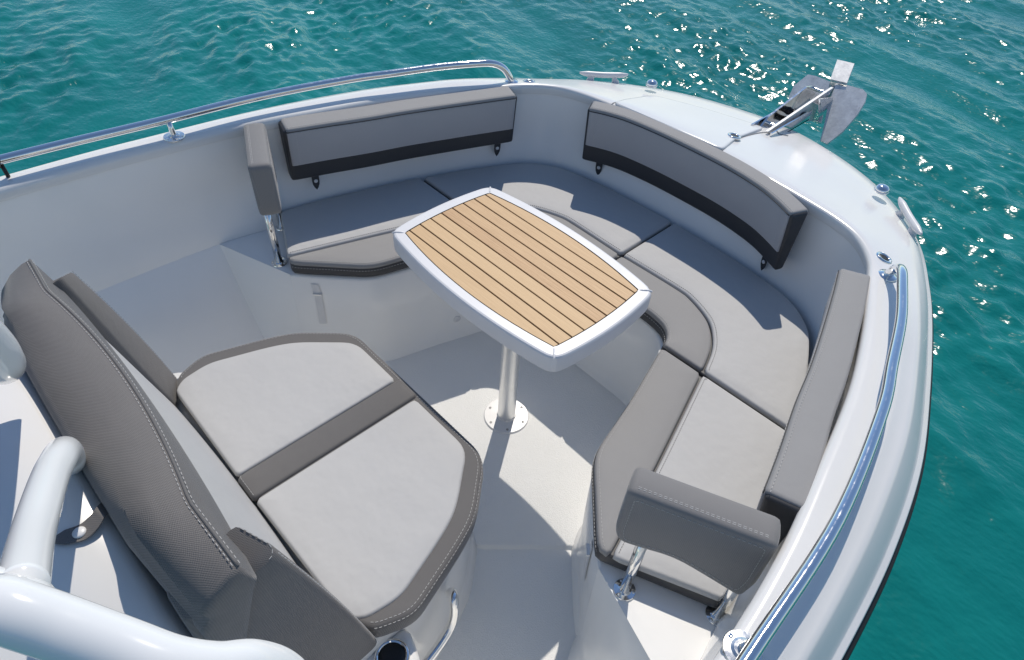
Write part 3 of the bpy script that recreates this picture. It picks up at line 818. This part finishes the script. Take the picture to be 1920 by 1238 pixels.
def backrest(label, path, zt, zs, zb, thick, tabs, lean=.022):
    path = np.asarray(path, float); c = path.mean(0)
    root = empty("backrest_cushion", (c[0], c[1], zb)); tag(root, label, "backrest", "backrest cushions round the bow seating")
    body = rounded([(.002, zt - .002), (thick, zt + .004), (thick - .008, zb + .006), (lean + .004, zb)], .012, 5)
    sweep(path, body).obj("lower_band", 'dark', root, sharp=1.2)
    pr = resample(path, n=64); Lp = np.linalg.norm(np.diff(pr[:, :2], axis=0), axis=1).sum(); tt = np.linspace(.010 / Lp, 1 - .010 / Lp, 60) * 63
    sub = np.stack([np.interp(tt, np.arange(64), pr[:, k]) for k in range(3)], 1)
    fz = lambda z: lean * (zt - z) / (zt - zb)                      # front face recedes downwards
    front = rounded([(-.0022, zt - .009), (.012, zt - .008), (fz(zs) + .012, zs), (fz(zs) - .0030, zs)], .0035, 4)
    sweep(sub, front, .004).obj("front_panel", 'panel', root, sharp=1.2)
    topp = rounded([(-.0012, zt - .0065), (.004, zt + .0035), (thick - .004, zt + .0085), (thick + .0016, zt - .002), (thick, zt - .03), (.02, zt - .02)], .004, 4)
    sweep(path[1:-1], topp, .008).obj("top_panel", 'mid', root, sharp=1.2)
    mb = MB(); mb.tube(plan_line(sub, -.0010, zt - .0078), .0016, 6); mb.tube(plan_line(sub, fz(zs) - .001, zs - .001), .0020, 6); mb.obj("piping", 'dark', root)
    lines = [plan_line(sub, .010, zt + .0056), plan_line(sub, -.0026, zt - .0135), plan_line(sub, fz(zs) - .0032, zs + .006)]
    for k in (2, -3):
        lines.append([plan_line(sub, -.0024, zt - .014)[k], plan_line(sub, fz(zs) - .0034, zs + .008)[k]])
    stitches("stitching", lines, root)
    T = np.gradient(path[:, :2], axis=0); T /= np.linalg.norm(T, axis=1)[:, None]
    for ti in tabs:
        i = int(round(ti * (len(path) - 1))); p = path[i]; t = np.array([T[i][0], T[i][1], 0]); n = np.array([T[i][1], -T[i][0], 0])
        wl_ = [(-.5, .01), (-.5, -.028), (-.44, -.042), (-.24, -.056), (0, -.066), (.24, -.056), (.44, -.042), (.5, -.028), (.5, .01)]
        mbt = MB(); fr = []; bkk = []
        for w, dz in wl_:
            o = lean + .020 + .10 * max(0, -dz - .0); q = p[:2]
            base = np.array([q[0], q[1], zb + dz + p[2]]) + n * o + t * w * .027
            fr.append(base); bkk.append(base + n * .0025)
        mbt.add(fr + bkk, [tuple(range(9)), tuple(range(17, 8, -1))] + [(k, k + 1, 10 + k, 9 + k) for k in range(8)])
        tab = mbt.obj("strap_tab", 'dark', root, smooth=False)
        c0 = np.array([p[0], p[1], zb - .026 + p[2]]) + n * (lean + .020 + .0026)
        sn = MB(); sn.lathe(c0, [(.0072, -.001), (.0072, .0012), (.0055, .0032), (.0001, .004)], -n, 20); sn.obj("snap", 'white', tab)
    return root
sidep = [(.672, .640, -.006), (.715, .52, -.004), (.77, .352, .0), (.815, .205, .004), (.852, .062, .008), (.895, -.08, .012), (.932, -.215, .016)]
sp = catmull(sidep, 9)                                          # starboard: bow -> aft, outward must point to hull
def orient(path, outward):
    T = path[len(path) // 2 + 1, :2] - path[len(path) // 2, :2]; n = np.array([T[1], -T[0]])
    return path if n @ outward > 0 else path[::-1]
backrest("long grey backrest cushion along the starboard gunwale, its top face sunlit", orient(sp, np.array([1, 0])), .812, .668, .600, .083, (.1, .88))
backrest("long grey backrest cushion along the port gunwale, front face in shade", orient(mirror(sp), np.array([-1, 0])), .812, .668, .600, .083, (.1, .88))
bowp = catmull([(-.445, .787, 0), (-.37, .822, 0), (-.286, .846, 0), (-.15, .860, 0), (0, .863, 0), (.15, .858, 0), (.286, .836, 0), (.37, .806, 0), (.442, .770, 0)], 7)
backrest("wide grey backrest cushion across the bow below the anchor locker deck", orient(bowp, np.array([0, 1])), .800, .642, .565, .066, (.12, .90))

# ================================================================== ARMRESTS
def armrest(label, sgn):
    ai, fi, ao, fo = [np.array(p) for p in ((.752, -.433), (.721, -.372), (1.017, -.312), (.986, -.250))]
    root = empty("padded_armrest", ((.80) * sgn, -.385, SHELF)); tag(root, label, "armrest", "armrests on steel posts")
    d = (ao - ai) / np.linalg.norm(ao - ai); W = np.linalg.norm(ao - ai); nrm = np.array([-d[1], d[0]]); TH = .070; ZT = .858
    # profile in (along, z) extruded through the thickness
    prof = fillet([(0, ZT), (W, ZT - .004), (W + .004, .70), (W - .008, .628), (W * .75, .652), (W * .45, .682), (W * .2, .668), (.012, .664), (-.002, .70)], [.014, .016, .02, .016, .05, .06, .05, .018, .03], 5)
    prof = ccw(resample(prof, step=.010, closed=True))
    loops = []
    R_ = .012
    for dep, ins in [(R_ * (1 - math.cos(math.radians(a))), R_ * (1 - math.sin(math.radians(a)))) for a in (0, 30, 60, 90)][::1]:
        pass
    seq = [(.0, R_), (R_ * .13, R_ * .5), (R_ * .5, R_ * .13), (R_, 0), (TH / 2, -.0015), (TH - R_, 0), (TH - R_ * .5, R_ * .13), (TH - R_ * .13, R_ * .5), (TH, R_)]
    for dep, ins in seq:
        q = offset(prof, ins); loops.append([((ai + d * a + nrm * dep)[0] * sgn, (ai + d * a + nrm * dep)[1], z) for a, z in q])
    mb = MB(); mb.grid(loops, True); n = len(prof)
    capf = fill_cap([(a, z, 0) for a, z in offset(prof, R_)])
    mb.f += [tuple(f) for f in capf]; mb.f += [tuple(i + (len(seq) - 1) * n for i in f) for f in capf]
    mb.obj("pad", 'armgrey', root)
    lines = []
    q = offset(prof, .019)
    for dep in (-.0006, TH + .0006):
        L = [((ai + d * a + nrm * dep)[0] * sgn, (ai + d * a + nrm * dep)[1], z) for a, z in q]; lines.append(L + L[:1])
    # welt along the top edges
    tl = [(.018, ZT + .0004), (W - .018, ZT - .0036)]
    for dep in (.0135, .0175):
        lines.append([((ai + d * a + nrm * dep)[0] * sgn, (ai + d * a + nrm * dep)[1], z) for a, z in tl])
    stitches("stitching", lines, root)
    mid = nrm * .036
    for s, zb in ((.055, SHELF), (.255, SHELF)):
        p = ai + d * s + mid
        if s < .1: p = np.array([.801, -.388])
        else: p = np.array([.985, -.272])
        tb = MB(); tb.tube([(p[0] * sgn, p[1], zb), (p[0] * sgn, p[1], .69)], .0128, 18); tb.obj("post", 'chrome', root)
        fl = MB(); flange(fl, (p[0] * sgn, p[1], zb + .002), .0275); fo_ = fl.obj("flange", 'chrome', root, sharp=.3)
        for t in (.5, 2.6, 4.7):
            sc_ = MB(); sc_.lathe((p[0] * sgn + math.cos(t) * .021, p[1] + math.sin(t) * .021, zb + .006), [(.004, 0), (.0036, .0016), (.0001, .002)], (0, 0, 1), 10); sc_.obj("screw", 'alu', fo_)
    return root
armrest("grey padded armrest on steel posts at the end of the starboard backrest", 1)
armrest("grey padded armrest on steel posts at the end of the port backrest", -1)

# ================================================================== TABLE
table = empty("table", (0, 0, 0)); tag(table, "white framed table with teak planks on a round pedestal", "table")
ZT = .74
def barrel(ax, ay, bx, by, n=14):
    """rectangle with outward bowed sides; corners (ax, ay), mid-sides (bx, by)"""
    pts = []
    for (p, q, m_) in (((ax, -ay), (ax, ay), (bx, 0)), ((ax, ay), (-ax, ay), (0, by)), ((-ax, ay), (-ax, -ay), (-bx, 0)), ((-ax, -ay), (ax, -ay), (0, -by))):
        p, q, m_ = map(np.array, (p, q, m_)); c = 2 * m_ - (p + q) / 2
        for t in np.linspace(0, 1, n, endpoint=False): pts.append((1 - t) ** 2 * p + 2 * t * (1 - t) * c + t * t * q)
    return np.array(pts)
outer = ccw(fillet(barrel(.352, .207, .372, .242), .03, 2)); inner = ccw(barrel(.3185, .1745, .331, .2075))
outer = ccw(resample(fillet(resample(outer, step=.02, closed=True), .02, 3), n=120, closed=True))
def polar(poly, n=160):
    """resample by angle so that outer and inner rings pair up"""
    ang = np.arctan2(poly[:, 1] / .21, poly[:, 0] / .35); o = np.argsort(ang); a = ang[o]; p = poly[o]
    a = np.concatenate([a - 2 * math.pi, a, a + 2 * math.pi]); p = np.vstack([p, p, p]); t = np.linspace(-math.pi, math.pi, n, endpoint=False)
    return np.stack([np.interp(t, a, p[:, 0]), np.interp(t, a, p[:, 1])], 1)
dense_o = polar(resample(outer, n=900, closed=True)); dense_i = polar(resample(inner, n=900, closed=True))
rings = []
for d, z in ((.045, .676), (.016, .676), (.006, .6785), (.001, .685), (0, .695), (0, .727), (.0012, .7345), (.0042, .7388), (.009, .7405)):
    rings.append([(x, y, z) for x, y in offset(dense_o, d)])
for d, z in ((.0045, .7405), (.0015, .7385), (0, .735), (0, .722)):
    rings.append([(x, y, z) for x, y in offset(dense_i, d - .0045)])
mb = MB(); mb.grid(rings, True, True, False); mb.obj("table_tray", 'tray', table, sharp=.30)
for sx in (1, -1):          # raised corner ribs of the tray
    for sy in (1, -1):
        a = np.array([.320 * sx, .176 * sy]); b = np.array([.349 * sx, .2055 * sy])
        rib = [(*(a + (b - a) * t), z) for t, z in ((0, .738), (.15, .7400), (.4, .7405), (.6, .7400), (.75, .7385), (.84, .7365))]
        mb = MB(); mb.tube(catmull(rib, 4), .0032, 10); mb.obj("corner_rib", 'tray', table)
mb = MB(); q = offset(dense_i, -.003); mb.grid([[(x, y, .7235) for x, y in q], [(x, y, .7365) for x, y in q]], True, True, True); mb.obj("caulking", 'black', table)
# teak planks, athwartships, clipped to the barrel outline
pl = ccw(offset(ccw(resample(inner, n=500, closed=True)), .0028)); NP = 9
ys = np.linspace(-.2085, .2085, NP + 1); ys = np.array([-.205] + [-.1745 + .0437 * k for k in range(1, 9)] + [.205])
ys = np.array([-.21, -.1555, -.1112, -.0668, -.0222, .0222, .0668, .1112, .1555, .21])
def clip(poly, y0, y1):
    def half(poly, f):
        out = []
        for i in range(len(poly)):
            a, b = poly[i], poly[(i + 1) % len(poly)]; fa, fb = f(a), f(b)
            if fa >= 0: out.append(a)
            if (fa >= 0) != (fb >= 0): t = fa / (fa - fb); out.append(a + (b - a) * t)
        return out
    return np.array(half(half(list(poly), lambda p: p[1] - y0), lambda p: y1 - p[1]))
for i in range(NP):
    q = clip(pl, ys[i] + .0021, ys[i + 1] - .0021)
    xs = q[:, 0]; lo, hi = xs.min(), xs.max()
    q = q[[k for k in range(len(q)) if np.linalg.norm(q[k] - q[k - 1]) > 1e-4]]
    keep = [k for k in range(len(q)) if abs(np.cross(np.append(q[k] - q[k - 1], 0), np.append(q[(k + 1) % len(q)] - q[k], 0))[2]) > 1.2e-8 or k % 8 == 0]
    q = ccw(q[keep]); n = len(q); top = .7402 + random.uniform(-.0003, .0004)
    qb = offset(q, .0008)
    mb = MB(); mb.grid([[(x, y, .735) for x, y in q], [(x, y, top - .0008) for x, y in q], [(x, y, top) for x, y in qb]], True, False, True)
    mb.obj("plank", 'teak', table, smooth=False)
mb = MB(); mb.tube([(0, 0, .004), (0, 0, .69)], .0325, 36); mb.obj("pedestal", 'alu', table, sharp=.8)
mb = MB(); mb.lathe((0, 0, .0), [(.083, -.002), (.084, .002), (.081, .006), (.036, .008), (.034, .014), (.0001, .014)], (0, 0, 1), 48); plate = mb.obj("base_plate", 'white', table, sharp=.8)
for k in range(6):
    t = math.radians(20 + 60 * k); c = (.068 * math.cos(t), .068 * math.sin(t), .0062)
    mb = MB(); mb.lathe(c, [(.0050, 0), (.0047, .0014), (.0022, .0015), (.0001, .0003)], (0, 0, 1), 14); mb.obj("screw", 'gap_screw_grey', plate, sharp=.3)
mb = MB(); mb.lathe((0, 0, .664), [(.055, .0115), (.075, .009), (.075, .0), (.034, -.006)], (0, 0, 1), 32); mb.obj("mounting_collar", 'alu', table)

# ================================================================== CONSOLE SEAT CUSHION
root = empty("console_seat_cushion", (0, -.66, .406)); tag(root, "light grey console seat cushion with dark rim and dark centre strip", "seat cushion")
hs = [(.31, -.397), (.432, -.535), (.465, -.612), (.526, -.80), (.492, -.888)]
outl = np.vstack([hs, [(.44, -.915)], mirror([(.44, -.915)]), mirror(hs)[::-1]])
outl = fillet(outl, [.05, .05, .05, .035, .02, .02, .02, .02, .035, .05, .05, .05], 6)
pad_mesh(outl, .407, .464, .014, .0, None, .014).obj("rim", 'grey', root)
hw = [(.266, -.421), (.388, -.562), (.42, -.632), (.475, -.80), (.462, -.885), (.435, -.918)]
for sgn in (1, -1):
    xi = .033 if sgn > 0 else .058
    q = np.array([(xi, -.421)] + hw + [(xi, -.922)]); q[:, 0] *= sgn
    q = fillet(q, [.006, .04, .05, .05, .03, .015, .015, .006], 5)
    pad_mesh(offset(ccw(resample(q, step=.012, closed=True)), .001), .450, .4705, .008, .004, None, .014).obj("seat_panel", 'light', root)
q = fillet([(-.055, -.408), (.030, -.408), (.030, -.925), (-.055, -.925)], .008, 4)
pad_mesh(q, .450, .4725, .009, .003, None, .012).obj("centre_strip", 'grey', root)
o1 = offset(ccw(resample(outl, step=.012, closed=True)), .013); o2 = offset(ccw(resample(outl, step=.012, closed=True)), .0025)
l1 = [(x, y, .4648) for x, y in o1 if y > -.885]; l2 = [(x, y, .4585) for x, y in o2 if y > -.885]
def roll_start(L):
    L = np.array(L); d = np.linalg.norm(L - np.roll(L, 1, 0), axis=1); k = int(np.argmax(d)); return np.roll(L, -k, 0)
stitches("stitching", [roll_start(l1), roll_start(l2), [(-.050, -.915, .4738), (-.050, -.918, .4738), (.026, -.918, .4738)]], root)

# ================================================================== CONSOLE BACKREST
root = empty("upholstered_seat_back", (0, -1.05, .43)); tag(root, "tall console backrest with grey mesh top and light grey front panel", "backrest")
# light front panel
def edge_y(x): return -1.034 - .013 * (x / .37) ** 2
mb = MB(); loops = []
for t_ in np.linspace(0, 1, 9):
    hwid = .418 - .014 * t_
    loops.append([(x, (1 - t_) * (-.922 - .012 * (x / .4) ** 2) + t_ * (edge_y(x) - .0005) + .003 * math.sin(math.pi * t_), .425 + t_ * (.522 - .07 * max(0, (abs(x) - .28) / .14) ** 1.5)) for x in np.linspace(-hwid, hwid, 25)])
back = [[(x, y - .10, z) for x, y, z in L] for L in loops]
mb.grid(loops); mb.grid(back)
mb.obj("front_panel", 'light', root)
# mesh covered top roll: cross-sections along x
def roll_section(x):
    ax = abs(x); t = max(0.0, (ax - .30) / .16)
    yf = -1.040 - .030 * (ax / .34) ** 2 if ax < .34 else -1.070 + .007 * t
    drop = .010 * t ** 1.4; rd = .050 * t ** 1.3                     # the rear falls away towards the ends
    yr = -1.178 + .003 * (ax / .3) ** 2 + .016 * t
    zt = 1.002 - drop
    ye = max(edge_y(x), yf + .004)
    pts = [(ye - .004, .920 - drop), (ye + .008, .945 - drop), ((ye + yf) / 2 + .002, .980 - drop), (yf - .002, zt + .001), (yf - .020, zt + .006 - rd * .15), (yf - .05, zt + .010 - rd * .5), (yf - .09 + .01 * t, zt + .004 - rd * .9), (yr + .018, zt - .012 - rd), (yr + .004, zt - .030 - rd), (yr, zt - .06 - rd * .9), (yr + .006, .86 - rd), (yr + .05, .84 - rd)]
    return [(x, y, z) for y, z in pts]
xs = np.concatenate([np.linspace(-.478, -.34, 11), np.linspace(-.32, .32, 33), np.linspace(.34, .478, 11)])
L = [roll_section(x) for x in xs]
lip_ = [[p for p in S[:4]] for S in L]; top_ = [[p for p in S[3:]] for S in L]
mb = MB(); mb.grid(lip_); mb.obj("front_edge", 'grey', root)
mb = MB(); mb.grid(top_)
for S, sg in ((L[0], -1), (L[-1], 1)):       # softly rounded ends
    S = np.array(S); c = S.mean(0); rings_ = [S] + [c + (S - c) * k + (sg * dx, 0, 0) for k, dx in ((.97, .004), (.90, .0075), (.6, .010), (.2, .011))]
    mb.grid([list(map(tuple, r)) for r in rings_], True, False, True)
mb.obj("mesh_cover", 'mesh', root)
l1 = [(S[3][0], S[3][1] - .006, S[3][2] + .0026) for S in L]; l2 = [(S[3][0], S[3][1] + .0045, S[3][2] - .003) for S in L]; l3 = [(S[0][0], S[0][1] + .002, S[0][2] + .004) for S in L]
mb = MB(); mb.tube([(S[3][0], S[3][1], S[3][2] + .0002) for S in L], .0028, 8); mb.obj("piping", 'grey', root)
stitches("stitching", [l1, l2, l3], root, w=.0010)
# side bolsters
for sgn in (1, -1):
    top4 = [(.398, -1.032, .968), (.455, -1.000, .934), (.468, -1.010, .926), (.468, -1.12, .915), (.455, -1.165, .90), (.40, -1.165, .92)]
    md4 = [(.405, -.985, .70), (.482, -.935, .68), (.492, -.945, .68), (.492, -1.09, .66), (.48, -1.17, .65), (.40, -1.17, .65)]
    bo4 = [(.412, -.935, .43), (.497, -.885, .425), (.508, -.895, .42), (.508, -1.05, .40), (.495, -1.18, .40), (.40, -1.18, .40)]
    def chain(a, b, c):
        a, b, c = map(np.array, (a, b, c)); out = []
        for t in np.linspace(0, 1, 9): out.append((1 - t) * (1 - 2 * t) * a + 4 * t * (1 - t) * b + t * (2 * t - 1) * c)
        return out
    rows = chain(top4, md4, bo4); sec = [fillet(r, .010, 3) for r in rows]
    cap = [np.array(sec[0]).mean(0) + (np.array(p) - np.array(sec[0]).mean(0)) * np.array([.93, .96, 1]) + (0, 0, .005) for p in sec[0]]
    loops = [[(p[0] * sgn, p[1], p[2]) for p in R_] for R_ in ([cap] + list(sec))]
    mb = MB(); mb.grid(loops, True, True, True); bol = mb.obj("side_bolster", 'mesh', root, sharp=1.0)
    front = [r[1] for r in rows]; ln = [((p[0] + .011) * sgn, p[1] - .002, p[2]) for p in front]
    stitches("stitching", [ln, [((c[0]) * sgn, c[1], c[2] + .001) for c in cap[2:9]]], bol)
# hold-down strap with snap, on the dash
sp_ = [dash_hit(214, 968, .034), dash_hit(200, 974, .026), dash_hit(183, 985, .014), dash_hit(158, 1000, .006), dash_hit(124, 1010, .005), dash_hit(94, 1018, .005)]
wid = [.013, .013, .0145, .0165, .014, .001]
mb = MB(); loops = []; cs = catmull(sp_, 5); ws_ = np.interp(np.linspace(0, 1, len(cs)), np.linspace(0, 1, 6), wid)
for i, p in enumerate(cs):
    T = cs[-1] - cs[0] if i < 12 else cs[min(i + 1, len(cs) - 1)] - cs[max(i - 1, 0)]; s_ = np.cross(T, [0, 0, 1.0]); s_ /= np.linalg.norm(s_)
    loops.append([p - s_ * ws_[i], p + s_ * ws_[i], p + s_ * ws_[i] + (0, 0, -.0025), p - s_ * ws_[i] + (0, 0, -.0025)])
mb.grid(loops, True, True, True); strap = mb.obj("hold_down_strap", 'mesh', root, sharp=.5)
c = cs[int(len(cs) * .64)] + np.array([0, 0, .0005])
mb = MB(); mb.lathe(c, [(.0105, 0), (.0105, .002), (.008, .0042), (.0001, .005)], (0, 0, 1), 24); mb.obj("snap", 'white', strap)

# ================================================================== ANCHOR on the bow roller
root = empty("anchor", (.03, 1.62, .62)); tag(root, "galvanised plough anchor stowed on the bow roller over the water", "anchor")
# long side plates (shank)
def plate(name, pts, thick, nrm, mat='galv', parent=root):
    pts = [np.array(p, float) for p in pts]; nrm = np.array(nrm, float); nrm /= np.linalg.norm(nrm); n = len(pts)
    mb = MB(); a = [p + nrm * thick / 2 for p in pts]; b = [p - nrm * thick / 2 for p in pts]
    mb.add(a + b, [tuple(range(n)), tuple(range(2 * n - 1, n - 1, -1))] + [(i, (i + 1) % n, n + (i + 1) % n, n + i) for i in range(n)])
    return mb.obj(name, mat, parent, smooth=False)
def A(u, v, x): return PX(u, v, x)
plate("shank_plate", [A(1423, 241, -.012), A(1440, 219, -.012), A(1512, 163, -.012), A(1526, 161, -.012), A(1529, 172, -.012), A(1522, 184, -.012), A(1436, 249, -.012)], .008, (1, 0, 0), 'chrome')
plate("shank_plate", [A(1438, 246, .045), A(1560, 164, .045), A(1568, 164, .045), A(1562, 192, .045), A(1534, 226, .045), A(1500, 228, .045), A(1482, 238, .045), A(1446, 255, .045)], .010, (1, 0, 0), 'galv')
# flukes: two wings on a ridge, and the upright tail plate
yA = 1.80
ridge_t = np.array([.035, 1.86, .80]); ridge_b = PY(1545, 262, 1.66)
lw = [PY(1557, 154, 1.84), PY(1530, 143, 1.86), PY(1516, 141, 1.87), PY(1490, 163, 1.84), PY(1479, 184, 1.80), PY(1500, 215, 1.74), PY(1540, 232, 1.72)]
rw = [PY(1570, 154, 1.84), PY(1588, 160, 1.84), PY(1619, 170, 1.84), PY(1626, 178, 1.83), PY(1622, 192, 1.80), PY(1608, 215, 1.76), PY(1580, 247, 1.70), PY(1551, 272, 1.66), PY(1538, 264, 1.66), PY(1547, 231, 1.72), PY(1555, 190, 1.79)]
def fluke(pts):
    pts = [np.array(p) for p in pts]; c = np.mean(pts, 0); _, _, vv = np.linalg.svd(np.array(pts) - c); nn = vv[2]
    pts = [p - nn * ((p - c) @ nn) for p in pts]; return pts, nn
for w in (lw, rw):
    p, nn = fluke(w); plate("fluke", p, .010, nn)
p, nn = fluke([PY(1570, 113, 1.93), PY(1602, 121, 1.93), PY(1588, 157, 1.84), PY(1557, 150, 1.84)])
plate("tail_plate", p, .009, nn)
p, nn = fluke([PY(1557, 153, 1.835), PY(1588, 160, 1.835), PY(1585, 195, 1.845), PY(1563, 190, 1.845)])
plate("tail_plate", p, .008, nn, 'satin')  # tail's shaded lower half: its shade is put into the steel and tilt
plate("crown_plate", [A(1528, 194, .062), A(1562, 196, .062), A(1573, 212, .062), A(1566, 222, .062), A(1556, 226, .062), A(1529, 231, .062)], .030, (1, 0, 0), 'satin')
plate("crown_plate", [A(1536, 186, .075), A(1560, 182, .075), A(1562, 205, .075), A(1540, 214, .075)], .006, (1, .2, 0), 'satin')
mb = MB(); cc = A(1450, 243, .018)
mb.tube([cc + np.array([.016 * math.cos(t), .024 * math.sin(t), .004 * math.sin(t)]) for t in np.linspace(0, 2 * math.pi, 24)], .0045, 8); mb.obj("shackle", 'chrome', root)
for k in range(4):
    c2_ = cc + np.array([.002, -.026 - .030 * k, .004]); a_ = (k % 2) * math.pi / 2
    mb = MB(); mb.tube([c2_ + np.array([.010 * math.cos(t) * math.cos(a_), .020 * math.sin(t), .010 * math.cos(t) * math.sin(a_)]) for t in np.linspace(0, 2 * math.pi, 20)], .0036, 7); mb.obj("chain_link", 'galv', root)
for (u, v, x) in ((1540, 172, .02), (1452, 236, .02)):
    c = A(u, v, x); mb = MB(); mb.lathe(c - np.array([.035, 0, 0]), [(.008, 0), (.008, .07)], (1, 0, 0), 14); mb.obj("bolt", 'chrome', root, sharp=.6)
